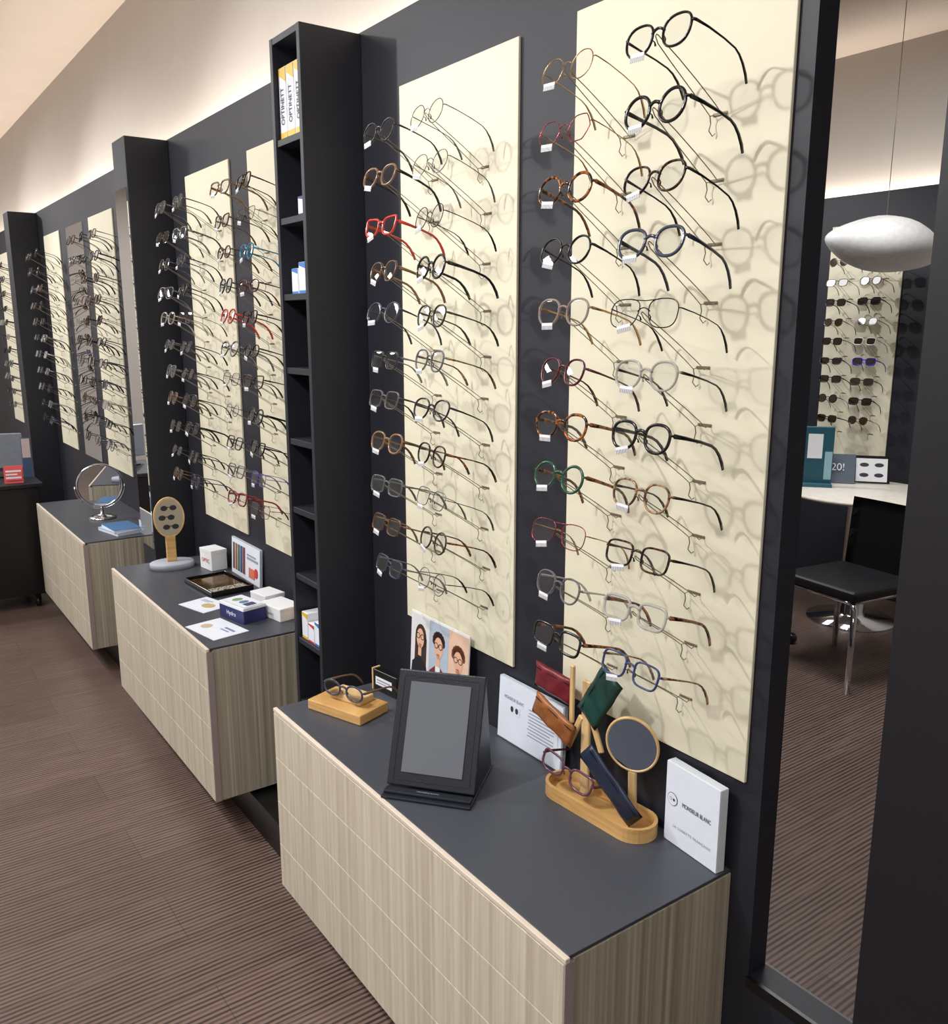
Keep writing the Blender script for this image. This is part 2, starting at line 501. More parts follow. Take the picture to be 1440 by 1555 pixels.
def inst(name, me, mats, parent, loc=(0, 0, 0), rot=(0, 0, 0)):
    o = bpy.data.objects.new(name, me)
    COL.objects.link(o)
    if parent is not None: o.parent = parent
    o.location = loc; o.rotation_euler = rot
    for i, m in enumerate(mats):
        o.material_slots[i].link = 'OBJECT'; o.material_slots[i].material = m
    return o

def ac(name, rgb, rough=.16): return pmat('acetate_' + name, rgb, rough, var=.08, scale=60)
def me_(name, rgb): return pmat('metal_' + name, rgb, .25, .9, var=.03)
MAT = {
 'black': ac('black', (18, 18, 22)), 'navy': ac('navy', (34, 40, 66)), 'blue': ac('blue', (54, 68, 112)), 'greyblue': ac('greyblue', (58, 64, 84)),
 'red': ac('red', (196, 52, 42)), 'burgundy': ac('burgundy', (84, 24, 40)), 'green': ac('green', (34, 76, 54)), 'purple': ac('purple', (88, 78, 180)),
 'turquoise': ac('turquoise', (24, 130, 168)), 'brown': ac('brown', (84, 58, 42)), 'tan': ac('tan', (124, 94, 68)), 'olive': ac('olive', (62, 58, 44)),
 'grey': ac('grey', (84, 84, 88)), 'charcoal': ac('charcoal', (42, 42, 48)), 'white': ac('white', (228, 234, 220)), 'cobalt': ac('cobalt', (30, 40, 200)),
 'pink': ac('pink', (170, 98, 108)), 'plum': ac('plum', (96, 58, 76)),
 'tortoise': tortoise('acetate_tortoise', (38, 20, 12), (154, 88, 32), p=.53), 'darktortoise': tortoise('acetate_dark_tortoise', (22, 15, 13), (92, 56, 34), p=.57),
 'honey': tortoise('acetate_honey', (84, 58, 38), (164, 128, 90)),
 'crystal': see_through('acetate_crystal', (182, 180, 174), .58), 'smoke': see_through('acetate_smoke', (104, 106, 112), .7), 'rosecrystal': see_through('acetate_rose_crystal', (158, 140, 134), .66),
 'gold': me_('gold', (170, 140, 96)), 'silver': me_('silver', (122, 124, 126)), 'rose': me_('rose', (146, 66, 76)), 'gun': me_('gunmetal', (50, 48, 52)),
}
WORD = {'darktortoise': 'dark tortoiseshell', 'tortoise': 'amber tortoiseshell', 'honey': 'honey tortoiseshell', 'crystal': 'clear crystal', 'smoke': 'smoky grey', 'rosecrystal': 'pale rose', 'gold': 'gold metal', 'silver': 'silver metal', 'rose': 'rose metal', 'gun': 'gunmetal', 'greyblue': 'grey blue'}
SHW = {'round': 'round', 'pantos': 'pantos', 'square': 'square', 'oval': 'oval', 'hex': 'hexagonal', 'aviator': 'aviator', 'cat': 'cat-eye'}

def glasses(loc, shape, heavy, fm, tm=None, rot=None, group=None, parts=True, tag=True, lens=None, where='on a wire holder', tagside=1):
    tm = tm or fm
    lens = lens or M_lens
    kind = 'sunglasses' if lens is M_sunlens else 'eyeglasses'
    lab = '%s %s %s %s' % (WORD.get(fm, fm), SHW[shape], kind, where)
    if tm != fm and parts: lab = '%s %s eyeglasses, %s temples, %s' % (WORD.get(fm, fm), SHW[shape], WORD.get(tm, tm), where)
    rot = rot or (0, .3, 0)
    front, tms, lms, far, W = gmesh(shape, heavy)
    if not parts:
        o = inst(kind, far, [MAT[fm], lens], None, loc, rot)
        setprops(o, lab, 'glasses', group); return o
    e = top('eyeglasses', lab, 'glasses', loc, rot, group)
    inst('frame_front', front, [MAT[fm]], e)
    for k in (0, 1):
        inst('temple', tms[k], [MAT[tm]], e)
        inst('lens', lms[k], [lens], e)
    if tag:
        o = inst('price_tag', TAG, [M_tag], e, (-.004, tagside * .030 * GS, -.024 * GS), (R(random.uniform(-16, 16)), R(-10), 0))
        o['label'] = 'small white barcode price tag'
    return e

# holder wire mesh
bm = bmesh.new()
for s in (1, -1):
    sweep(bm, [(0, s * .012, -.088), (-.012, s * .012, -.091), (-.03, s * .012, -.078), (-.07, s * .011, -.052), (-.115, s * .009, -.024), (-.148, s * .006, -.004), (-.157, s * .003, .004), (-.158, 0, .006)], .0009, n=6, up=(0, 1, 0))
sweep(bm, [(-.012, .012, -.091), (-.008, .013, -.102), (-.013, .012, -.114), (-.006, .010, -.122), (-.004, .006, -.118)], .001, n=6, up=(0, 1, 0))
addbox(bm, (-.001, 0, -.088), (.002, .03, .005), .0006)
HOOK = bpy.data.meshes.new('wire_holder'); bm.to_mesh(HOOK); bm.free(); HOOK.materials.append(M_steel)

ROWS = [2.09 - .1035 * i for i in range(11)]
def column(y, specs, group, parts=True, rows=ROWS, wall_x=0, lens=None, tags=True, jit=.006):
    over = wall_x > 1 or any(a - .01 < y < b + .01 for a, b in BOARDS)
    for i, (sp, z) in enumerate(zip(specs, rows)):
        shape, heavy, fm = sp[:3]; tm = sp[3] if len(sp) > 3 else None
        dy = random.uniform(-jit, jit); dz = random.uniform(-jit, jit)
        yaw = R(random.uniform(-7, 5)); tilt = .25 + random.uniform(-.06, .08)
        glasses((wall_x - .163, y + dy, z + dz), shape, heavy, fm, tm, (0, tilt, yaw), group, parts, tag=tags, lens=lens)
        h = bpy.data.objects.new('wire_holder', HOOK); COL.objects.link(h)
        h.location = (wall_x - (.0078 if over else .0008), y + dy, z + dz - .004)
        setprops(h, 'thin bent steel wire eyeglass holder on the display wall', 'display hook', 'wire eyeglass holders')

G0 = 'eyeglasses on the display wall'
colB = [('pantos', 1, 'black', 'gun'), ('round', 2, 'black'), ('pantos', 1, 'darktortoise', 'gun'), ('pantos', 2, 'greyblue', 'navy'), ('aviator', 0, 'gun'), ('pantos', 1, 'crystal', 'black'), ('pantos', 2, 'black'), ('pantos', 1, 'honey', 'darktortoise'), ('square', 1, 'darktortoise', 'black'), ('square', 2, 'crystal', 'tortoise'), ('square', 1, 'blue', 'honey')]
colA = [('round', 0, 'gold'), ('hex', 0, 'rose', 'gold'), ('round', 2, 'tortoise'), ('round', 1, 'black', 'gun'), ('pantos', 1, 'rosecrystal', 'gold'), ('pantos', 1, 'burgundy'), ('pantos', 2, 'tortoise'), ('round', 2, 'green', 'tortoise'), ('aviator', 0, 'rose', 'gold'), ('pantos', 1, 'smoke', 'crystal'), ('square', 2, 'black', 'tortoise')]
colB2 = [('round', 0, 'silver'), ('round', 0, 'silver'), ('round', 0, 'gun'), ('round', 2, 'black', 'black'), ('pantos', 1, 'olive'), ('pantos', 1, 'smoke', 'honey'), ('pantos', 1, 'charcoal'), ('pantos', 1, 'darktortoise', 'tortoise'), ('square', 0, 'silver'), ('round', 1, 'olive', 'tortoise'), ('round', 0, 'silver', 'gun')]
colA2 = [('round', 1, 'charcoal'), ('pantos', 2, 'tan', 'gun'), ('cat', 2, 'red'), ('pantos', 2, 'brown', 'tan'), ('round', 1, 'greyblue', 'navy'), ('square', 1, 'charcoal', 'smoke'), ('square', 1, 'grey', 'charcoal'), ('pantos', 2, 'tan', 'brown'), ('square', 1, 'smoke', 'grey'), ('square', 1, 'brown', 'tan'), ('square', 1, 'greyblue', 'smoke')]
column(1.040, colB, G0); column(1.248, colA, G0)
column(1.693, colB2, G0); column(1.902, colA2, G0)
pal = ['black', 'charcoal', 'gun', 'grey', 'darktortoise', 'navy', 'brown', 'silver', 'smoke', 'black', 'gun', 'smoke', 'crystal']
shp = ['round', 'pantos', 'square', 'oval', 'square', 'pantos', 'cat', 'aviator']
def rnd(n=11, fixed={}):
    out = []
    for i in range(n):
        c = fixed.get(i, random.choice(pal)); s = random.choice(shp)
        out.append((s, random.choice([0, 1, 1, 2]), c, c))
    return out
column(2.745, rnd(fixed={2: 'turquoise', 3: 'burgundy', 5: 'black', 9: 'purple', 10: 'burgundy', 0: 'darktortoise'}), G0)
column(2.952, rnd(fixed={0: 'tan', 1: 'brown', 4: 'red', 10: 'rose', 9: 'smoke'}), G0)
column(3.40, rnd(fixed={1: 'silver', 4: 'burgundy'}), G0)
column(3.608, rnd(fixed={10: 'brown'}), G0)
for y in (4.72, 4.97, 5.2, 6.2, 6.45, 7.62, 7.85):
    column(y, rnd(), G0, parts=False)
sg = [('round', 1, 'honey'), ('square', 1, 'brown'), ('square', 2, 'black'), ('pantos', 1, 'tortoise'), ('square', 1, 'gun'), ('cat', 2, 'navy'), ('square', 2, 'black'), ('round', 1, 'gun'), ('square', 2, 'darktortoise')]
sg2 = [('square', 1, 'honey'), ('pantos', 1, 'darktortoise'), ('square', 2, 'black'), ('pantos', 2, 'crystal'), ('square', 2, 'white'), ('square', 2, 'cobalt'), ('square', 2, 'brown'), ('square', 2, 'black'), ('pantos', 1, 'tortoise')]
rr = [2.02 - .115 * i for i in range(9)]
column(3.17, sg, 'sunglasses in the adjoining room', parts=False, rows=rr, wall_x=XE, lens=M_sunlens)
column(2.955, sg2, 'sunglasses in the adjoining room', parts=False, rows=rr, wall_x=XE, lens=M_sunlens)

# ------------------------------------------------------------------ items on nearest cabinet
e = top('display_block', 'stepped bamboo display block holding a pair of glasses', 'display stand', (-.258, 1.965, ZC), (0, 0, math.atan2(-.176, .063)))
box('block_base', (-.093, -.055, 0), (.093, .055, .027), M_bamboo, e, bevel=.003, seg=2)
box('block_step', (-.055, -.012, .0272), (.055, .042, .046), M_bamboo2, e, bevel=.003, seg=2)
glasses((-.275, 1.955, ZC + .062), 'oval', 2, 'greyblue', 'tan', rot=(0, .1, R(18)), tag=False, where='resting on a bamboo block')
e = top('sign_block', 'small black sign block with wooden edge and white label', 'sign', (-.115, 2.0, ZC), (0, 0, R(8)))
box('body', (-.012, -.052, 0), (.012, .05, .06), M_black, e, bevel=.001)
box('wood_edge', (-.013, .0505, 0), (.013, .056, .062), M_bamboo2, e)
art('label_card', [(rect(-.04, -.012, .032, .012), M_white), ([rect(-.034, .001, .025, .005), rect(-.034, -.006, .01, -.003)], M_inkgrey)], (-.0125, 0, .03), e)
A = lambda c: pmat('print_%d_%d_%d' % c, c, .5, var=.02)
skin = A((222, 176, 150)); hairD = A((62, 46, 40)); hairR = A((120, 70, 50)); bgw = A((222, 222, 226)); bgs = A((176, 190, 208)); bgb = A((224, 190, 168))
jk = A((120, 48, 56)); shw = A((226, 230, 236)); grn = A((54, 104, 78)); blk = A((34, 34, 40))
e = top('portrait_leaflet', 'upright leaflet showing three portraits of people wearing eyeglasses', 'leaflet', (-.03, 1.88, ZC), (0, R(3), 0))
box('card', (-.003, -.14, 0), (0, .14, .22), M_white, e)
def curls(cx, cy, r):
    o = []
    for i in range(9):
        t = math.pi * (i / 8) * 1.1 - .15
        o.append(ell(cx + r * math.cos(t), cy + r * .9 * math.sin(t), .009, .009, 10))
    o.append(ell(cx, cy + .006, r, r * .9)); return o
def specs(cx, cy): return ring2(cx - .0105, cy, .0095, .0085, .002, 14) + ring2(cx + .0105, cy, .0095, .0085, .002, 14) + [rect(cx - .002, cy, cx + .002, cy + .002)]
lips = A((180, 92, 88))
art('photo_print', [(rect(-.046, -.105, .046, .105), bgw), ([ell(.004, .045, .028, .036), [(-.026, -.05), (.034, -.05), (.034, .045), (-.024, .045)]], hairD), ([ell(.002, .040, .019, .028), rect(-.007, -.01, .009, .02)], skin), ([[(-.044, -.105), (.046, -.105), (.036, -.035), (.01, -.015), (-.01, -.015), (-.036, -.035)]], blk), (specs(.002, .046), blk), (ell(.002, .023, .006, .002, 10), lips)], (-.0035, .093, .109), e)
art('photo_print', [(rect(-.046, -.105, .046, .105), bgs), (curls(0, .056, .022), hairD), ([ell(0, .038, .021, .030), rect(-.009, -.015, .009, .016)], skin), ([[(-.046, -.105), (.046, -.105), (.04, -.035), (.012, -.014), (-.012, -.014), (-.04, -.035)]], jk), ([[(-.012, -.014), (.012, -.014), (.006, -.105), (-.008, -.105)]], shw), (specs(0, .044), blk), (ell(0, .020, .007, .0022, 10), lips)], (-.0035, 0, .109), e)
art('photo_print', [(rect(-.046, -.105, .046, .105), bgb), (curls(0, .044, .023), hairR), ([ell(0, .026, .021, .030), rect(-.009, -.03, .009, .004)], skin), ([[(-.046, -.105), (.046, -.105), (.04, -.05), (.014, -.028), (-.014, -.028), (-.04, -.05)]], grn), (specs(0, .032), blk), (ell(0, .008, .007, .0022, 10), lips)], (-.0035, -.093, .109), e)

e = top('easel_mirror', 'folding table mirror in a stitched black leather easel case', 'mirror', (-.409, 1.526, ZC), (0, 0, math.atan2(-.773, .634)))
box('base_flap', (0, 0, 0), (.2, .2, .006), M_leather, e, bevel=.002, seg=2)
box('base_lip', (.002, .012, .0062), (.198, .034, .013), M_leather, e, bevel=.002, seg=2)
text('MONSIEUR BLANC', (.1, .023, .0134), .006, M_inkgrey, e, rot=(0, 0, 0))
th = math.atan2(.1, .228)
bm = bmesh.new(); addbox(bm, (0, 0, .125), (.2, .012, .25), .003, seg=2)
for (cx_, cz, sx, sz) in [(0, .013, .168, .0015), (0, .237, .168, .0015), (-.086, .125, .0015, .222), (.086, .125, .0015, .222)]:
    addbox(bm, (cx_, -.0065, cz), (sx, .0012, sz))
board = finish(bm, 'mirror_board', M_leather, (.1, .042, .012), (-th, 0, 0), e)
box('mirror_glass', (-.069, -.0082, .03), (.069, -.0066, .225), M_grey_refl, board, bevel=.0)
bm = bmesh.new(); addbox(bm, (0, 0, .11), (.192, .006, .22), .002)
finish(bm, 'back_support', M_leather, (.1, .196, .007), (R(13), 0, 0), e)
bm = bmesh.new()
v = [bm.verts.new(p) for p in [(0, .05, .008), (0, .19, .008), (0, .146, .222), (.003, .05, .008), (.003, .19, .008), (.003, .146, .222)]]
bm.faces.new(v[:3]); bm.faces.new(v[3:][::-1]); bm.faces.new((v[0], v[1], v[4], v[3])); bm.faces.new((v[1], v[2], v[5], v[4])); bm.faces.new((v[2], v[0], v[3], v[5]))
finish(bm, 'side_gusset', M_leather, (.195, 0, 0), (0, 0, 0), e)

e = top('acrylic_sign', 'clear acrylic sign with small logo and printed text lines', 'sign', (-.012, 1.50, ZC), (0, R(3), 0))
box('acrylic_plate', (-.012, -.12, 0), (0, .12, .158), M_acryl, e, bevel=.001)
box('paper_insert', (-.0135, -.117, .003), (-.0122, .117, .155), M_paper, e)
text('MONSIEUR BLANC', (-.0142, .058, .112), .012, M_inkgrey, e, wide=.75)
art('logo_mark', [(rect(-.02, -.012, .02, .012), M_paper), ([ell(-.009, 0, .0055, .0075, 16), ell(.009, 0, .0055, .0075, 16)], M_ink)], (-.0142, .055, .088), e)
art('text_lines', [(rect(-.06, -.08, .055, .01), M_paper), ([rect(-.055 + random.uniform(0, .006), -.008 * i, .045 - random.uniform(0, .02), -.008 * i + .0028) for i in range(9)], M_inkgrey)], (-.0142, -.05, .108), e)

e = top('logo_block', 'white acrylic logo block standing by the wall', 'sign', (-.008, .997, ZC), (0, 0, R(-5)))
box('acrylic_body', (-.022, -.07, 0), (-.002, .07, .168), M_acryl_edge, e, bevel=.001)
box('white_face', (-.0232, -.0695, .001), (-.0222, .0695, .167), M_paper, e)
text('MONSIEUR BLANC', (-.0242, -.014, .094), .0125, M_ink, e, wide=.72)
art('logo_mark', [(ell(0, 0, .0135, .0135, 28), M_ink), (ell(0, 0, .0125, .0125, 28), M_paper), ([ell(-.0045, 0, .0034, .0034, 12), ell(.0045, 0, .003, .003, 12)], M_ink), (ell(-.0045, 0, .0026, .0026, 12), M_paper)], (-.0242, .050, .094), e)
text('LA LUNETTE FRAN\u00c7AISE', (-.0242, -.004, .04), .0075, M_inkgrey, e, space=1.25)

e = top('display_tray', 'oval bamboo display tray with a forked post', 'tray', (-.062, 1.215, ZC), (0, 0, R(3)))
def stadium(L, Wd, n=14):
    o = []; r = Wd / 2; l = L / 2 - r
    for i in range(n + 1):
        t = math.pi * i / n; o.append((r * math.cos(t), l + r * math.sin(t)))
    for i in range(n + 1):
        t = math.pi + math.pi * i / n; o.append((r * math.cos(t), -l + r * math.sin(t)))
    return o
bm = bmesh.new()
O = stadium(.285, .094); I = stadium(.271, .080)
n = len(O)
rings = [[bm.verts.new((x, y, z)) for x, y in P] for P, z in ((O, 0), (O, .030), (I, .030), (I, .008))]
for A_, B_ in zip(rings[:-1], rings[1:]):
    for i in range(n): bm.faces.new((A_[i], A_[(i + 1) % n], B_[(i + 1) % n], B_[i]))
bm.faces.new(rings[0]); bm.faces.new(rings[-1])
finish(bm, 'tray_body', M_bamboo, parent=e)
bm = bmesh.new()
addbox(bm, (.012, .055, .139), (.008, .024, .26), .002)
addbox(bm, (.012, .098, .225), (.008, .012, .13), .002)
addbox(bm, (.010, .03, .175), (.008, .014, .11), .002, rot=(R(-25), 0, 0))
addbox(bm, (.010, .085, .145), (.008, .014, .09), .002, rot=(R(25), 0, 0))
finish(bm, 'forked_post', M_bamboo2, parent=e)

def pouch(name, w, h, t, mat, loc, rot, label):
    bm = bmesh.new(); nu, nv = 12, 8; gr = {}
    for side in (1, -1):
        for i in range(nu + 1):
            for j in range(nv + 1):
                u = i / nu * 2 - 1; v_ = j / nv * 2 - 1
                th_ = t * (1 - u ** 4) ** .5 * (1 - v_ ** 4) ** .5 * .5
                w_ = .0012 * math.sin(7 * u + 3 * v_)
                gr[(side, i, j)] = bm.verts.new((side * th_ + w_, u * w / 2, v_ * h / 2))
        for i in range(nu):
            for j in range(nv):
                f = bm.faces.new((gr[(side, i, j)], gr[(side, i + 1, j)], gr[(side, i + 1, j + 1)], gr[(side, i, j + 1)])); f.smooth = True
    bmesh.ops.remove_doubles(bm, verts=bm.verts, dist=1e-5)
    e = top(name, label, 'glasses case', loc, rot)
    finish(bm, 'pouch_body', mat, parent=e)
    bm = bmesh.new(); addbox(bm, (-t * .42, 0, h * .30), (.0015, w * .9, .0015)); finish(bm, 'flap_seam', M_black, parent=e)
    return e
LR = pmat('burgundy_leather', (112, 32, 42), .4, var=.15, scale=60, bump=.3); LB = pmat('cognac_leather', (144, 88, 48), .4, var=.2, scale=60, bump=.3)
LG = pmat('green_leather', (26, 66, 60), .4, var=.15, scale=60, bump=.3); LN = pmat('navy_leather', (32, 40, 64), .4, var=.15, scale=60, bump=.3)
pouch('glasses_pouch', .125, .062, .014, LR, (-.046, 1.385, .880), (R(3), 0, 0), 'burgundy leather glasses pouch held by a bamboo post')
pouch('glasses_pouch', .135, .058, .016, LB, (-.075, 1.350, .816), (R(17), 0, 0), 'cognac brown leather glasses pouch held by a bamboo post')
pouch('glasses_pouch', .14, .066, .014, LG, (-.070, 1.216, .912), (R(-58), 0, 0), 'dark green leather glasses pouch held by a bamboo post')
pouch('glasses_case', .17, .058, .012, LN, (-.080, 1.168, .742), (R(42), R(-8), R(4)), 'slim navy leather glasses case leaning in a bamboo tray')
glasses((-.092, 1.285, .722), 'cat', 2, 'plum', None, rot=(R(10), .25, R(8)), tag=False, where='resting in a bamboo tray')
e = top('round_mirror', 'round table mirror with bamboo rim and handle', 'mirror', (-.036, 1.145, ZC + .012), (0, R(-6), R(26)))
bm = bmesh.new()
ZM = .168
sweep(bm, [(0, .053 * math.cos(2 * math.pi * k / 40), ZM + .059 * math.sin(2 * math.pi * k / 40)) for k in range(40)], .003, .004, closed=True, up=(1, 0, 0))
finish(bm, 'mirror_rim', M_bamboo2, parent=e)
bm = bmesh.new(); v = [bm.verts.new((-.002, .052 * math.cos(2 * math.pi * k / 40), ZM + .058 * math.sin(2 * math.pi * k / 40))) for k in range(40)]; bm.faces.new(v)
v = [bm.verts.new((.003, .052 * math.cos(2 * math.pi * k / 40), ZM + .058 * math.sin(2 * math.pi * k / 40))) for k in range(40)]; bm.faces.new(v[::-1])
finish(bm, 'mirror_glass', M_mirror_dim, parent=e)
bm = bmesh.new(); addbox(bm, (.001, 0, .054), (.008, .018, .108), .003); finish(bm, 'handle', M_bamboo2, parent=e)

# ------------------------------------------------------------------ middle cabinet items
e = top('paddle_display', 'oval wooden paddle display with small sunglasses on a grey base', 'display stand', (-.20, 3.66, ZC), (0, 0, R(-8)))
bm = bmesh.new(); lathe(bm, [(0, 0), (.09, 0), (.09, .022), (.086, .026), (0, .026)], 36); bmesh.ops.scale(bm, vec=(1, .75, 1), verts=bm.verts)
finish(bm, 'base', pmat('grey_base', (166, 170, 184), .5), parent=e)
bm = bmesh.new()
P = ell(0, .215, .062, .085, 36)
prism(bm, P, -.006, .006); bmesh.ops.rotate(bm, cent=(0, 0, 0), matrix=Euler((R(90), 0, 0)).to_matrix(), verts=bm.verts)
finish(bm, 'oval_board', M_bamboo2, parent=e)
bm = bmesh.new(); addbox(bm, (0, .0, .08), (.04, .014, .11), .003); finish(bm, 'handle', M_bamboo, parent=e)
dk = A((44, 46, 56)); gy = A((176, 166, 146))
art('board_print', [(ell(0, .215, .055, .078, 30), gy)] + [([ell(xx - .018, zz, .014, .011, 16), ell(xx + .018, zz, .014, .011, 16), rect(xx - .006, zz + .002, xx + .006, zz + .005)], dk) for xx, zz in ((0, .255), (-.01, .215), (.005, .175))], (0, -.0065, 0), e, rot=(R(90), 0, 0))
def carton(loc, s, rotz, label, mat=M_white, txt=None, tmat=M_ink, tsize=.02, band=None):
    e = top('carton_box', label, 'box', loc, (0, 0, R(rotz)))
    box('body', (-s[0] / 2, -s[1] / 2, 0), (s[0] / 2, s[1] / 2, s[2]), mat, e, bevel=.001)
    box('lid', (-s[0] / 2 - .0008, -s[1] / 2 - .0008, s[2] * .82), (s[0] / 2 + .0008, s[1] / 2 + .0008, s[2] + .0008), mat if band is None else band, e, bevel=.001)
    if txt:
        text(txt, (-s[0] / 2 - .0015, 0, s[2] * .45), tsize, tmat, e)
    return e
RED = A((206, 60, 60)); NAVY = pmat('navy_card', (40, 46, 104), .5)
carton((-.06, 3.55, ZC), (.07, .10, .085), 8, 'small white cardboard box on the worktop', txt='OPTIC', tmat=RED, tsize=.024)
e = top('acrylic_sign', 'acrylic sign with coloured sample strips and red print', 'sign', (-.01, 3.30, ZC), (0, R(3), 0))
box('acrylic_plate', (-.01, -.15, 0), (0, .15, .15), M_acryl, e)
strips = [(rect(-.147, .003, .147, .147), M_paper)]
cols = [(90, 74, 60), (150, 90, 50), (60, 100, 80), (50, 80, 130), (120, 60, 60)]
for i, c in enumerate(cols): strips.append((rect(-.135 + i * .028, .02, -.113 + i * .028, .13), A(c)))
strips.append(([rect(.02, .09, .13, .10), rect(.02, .105, .11, .112)], M_inkgrey)); strips.append(([rect(.04, .02, .10, .06)], A((206, 120, 100)))); strips.append((ell(.115, .05, .016, .02, 16), RED))
art('colour_chart', strips, (-.0105, 0, 0), e)
e = top('display_tray', 'shallow glossy black tray with golden interior', 'tray', (-.14, 3.27, ZC), (0, 0, R(4)))
bm = bmesh.new(); addbox(bm, (0, 0, .006), (.17, .26, .010), .002)
for (a_, b_, c_, d_) in ((.082, 0, .006, .26), (-.082, 0, .006, .26), (0, .127, .17, .006), (0, -.127, .17, .006)): addbox(bm, (a_, b_, .012), (c_, d_, .02), .001)
finish(bm, 'tray_rim', pmat('glossy_black', (26, 22, 20), .08), parent=e)
box('gold_liner', (-.07, -.06, .0115), (.07, .11, .014), pmat('golden_liner', (120, 88, 40), .12, .7, var=.6, scale=25), e)
box('front_liner', (-.07, -.118, .0115), (.07, -.061, .016), tortoise('speckled_liner', (30, 26, 24), (190, 186, 170), 160), e)
def leaflet(loc, s, rotz, label, mats):
    e = top('leaflet', label, 'leaflet', loc, (0, 0, R(rotz)))
    box('paper', (-s[0] / 2, -s[1] / 2, 0), (s[0] / 2, s[1] / 2, .0012), M_paper, e)
    art('print', [(rect(-s[1] * .48, -s[0] * .48, s[1] * .48, s[0] * .48), M_paper)] + mats, (0, 0, .0016), e, rot=(0, 0, R(-90)))
leaflet((-.262, 3.07, ZC), (.12, .16, 0), 15, 'white printed leaflet lying on the worktop', [(ell(.02, .0, .03, .022), A((196, 170, 120))), ([rect(-.06, .03, 0, .036), rect(-.06, .02, -.01, .025)], M_inkgrey)])
leaflet((-.318, 2.79, ZC), (.13, .19, 0), 10, 'white printed leaflet lying at the worktop edge', [(ell(-.05, -.01, .022, .02), A((200, 180, 150))), ([rect(.01, .02, .07, .03), rect(.01, .005, .06, .011)], A((120, 132, 170)))])
b1 = carton((-.200, 2.86, ZC), (.09, .15, .055), 12, 'navy and white cardboard lens box on the worktop', mat=NAVY, band=M_white, txt='Hydro', tmat=M_white, tsize=.022)
art('top_print', [(rect(-.07, -.04, .07, .04), M_paper), (ell(-.03, .0, .016, .02), A((120, 160, 110))), (ell(.01, 0, .014, .018), A((90, 120, 160))), ([rect(.03, -.02, .06, .02)], A((60, 60, 110)))], (0, 0, .0562 + .0012), b1, rot=(0, 0, R(-90)))
carton((-.085, 2.80, ZC), (.09, .13, .045), 10, 'plain white cardboard box on the worktop', txt='contact', tmat=M_inkgrey, tsize=.016)
carton((-.075, 2.94, ZC), (.08, .10, .05), 10, 'plain white cardboard box behind another box', txt='lens', tmat=M_inkgrey, tsize=.016)
e = top('wooden_sign_box', 'small wooden box holding a white card beside the wall', 'box', (-.035, 2.68, ZC))
box('body', (-.03, -.05, 0), (.03, .05, .09), M_bamboo2, e, bevel=.002)
box('card', (-.0, -.045, .0905), (.004, .045, .2), M_paper, e)
# ------------------------------------------------------------------ far cabinet items
e = top('vanity_mirror', 'round chrome two-sided vanity mirror on a pedestal', 'mirror', (-.2, 4.86, ZC), (0, 0, R(-10)))
bm = bmesh.new(); lathe(bm, [(0, 0), (.07, 0), (.07, .006), (.05, .014), (.012, .02), (.008, .05), (.010, .055), (.006, .06), (0, .06)], 32); finish(bm, 'base', M_chrome, parent=e)
bm = bmesh.new()
sweep(bm, [(.122 * math.cos(t), 0, .175 + .122 * math.sin(t)) for t in [math.pi + math.pi * k / 24 for k in range(25)]], .004, up=(0, 1, 0)); finish(bm, 'bracket', M_chrome, parent=e)
bm = bmesh.new()
sweep(bm, [(.11 * math.cos(2 * math.pi * k / 40), 0, .175 + .11 * math.sin(2 * math.pi * k / 40)) for k in range(40)], .006, .009, closed=True, up=(0, 1, 0)); finish(bm, 'mirror_rim', M_chrome, parent=e)
bm = bmesh.new()
for yy in (-.004, .004): bm.faces.new([bm.verts.new((.107 * math.cos(2 * math.pi * k / 40), yy, .175 + .107 * math.sin(2 * math.pi * k / 40))) for k in range(40)])
finish(bm, 'mirror_glass', M_mirror, parent=e)
for (x, y, z, sx_, sy_, h, rz, c, lb) in ((-.20, 4.48, 0, .14, .21, .016, 12, (180, 206, 228), 'pale blue brochure stack on the worktop'), (-.20, 4.48, .0165, .13, .2, .012, 4, (60, 110, 160), 'blue brochure on a stack'), (-.06, 4.46, 0, .08, .16, .04, 0, (130, 72, 60), 'reddish brown glasses case box on the worktop')):
    e = top('brochure_stack' if h < .03 else 'case_box', lb, 'brochure' if h < .03 else 'box', (x, y, ZC + z), (0, 0, R(rz)))
    box('pages', (-sx_ / 2 + .002, -sy_ / 2 + .002, 0), (sx_ / 2 - .002, sy_ / 2 - .002, h - .001), M_paper, e)
    box('cover', (-sx_ / 2, -sy_ / 2, h - .001), (sx_ / 2, sy_ / 2, h), A(c), e)

# ------------------------------------------------------------------ tower contents
BL = A((60, 120, 190)); YL = A((222, 180, 50))
def lensbox(y, z, w, h, label, accent, txt=None, d=.11, x=-.166):
    e = top('lens_box', label, 'box', (x, y, z))
    box('body', (0, -w / 2, 0), (d, w / 2, h), M_white, e, bevel=.001)
    art('front_print', [(rect(-w * .48, h * .01, w * .48, h * .99), M_paper), (rect(-w * .48, h * .01, w * .48, h * .10), accent), ([[(-w * .48, h * .90), (w * .48, h * .78), (w * .48, h * .99), (-w * .48, h * .99)]], accent)], (-.0008, 0, .0), e)
    if txt:
        text(txt, (-.0024, 0, h * .46), w * .62, M_ink, e, rot=(0, R(-90), 0), wide=.72)
for y in (2.321, 2.371, 2.421):
    lensbox(y, 2.1545, .046, .185, 'tall yellow and white lens care carton on a tower shelf', YL, 'OPTINETT')
lensbox(2.34, 1.739, .045, .085, 'small blue and white carton on a tower shelf', BL)
lensbox(2.39, 1.739, .04, .07, 'small blue and white carton on a tower shelf', BL)
lensbox(2.33, 1.9468, .04, .05, 'small dark carton on a tower shelf', NAVY)
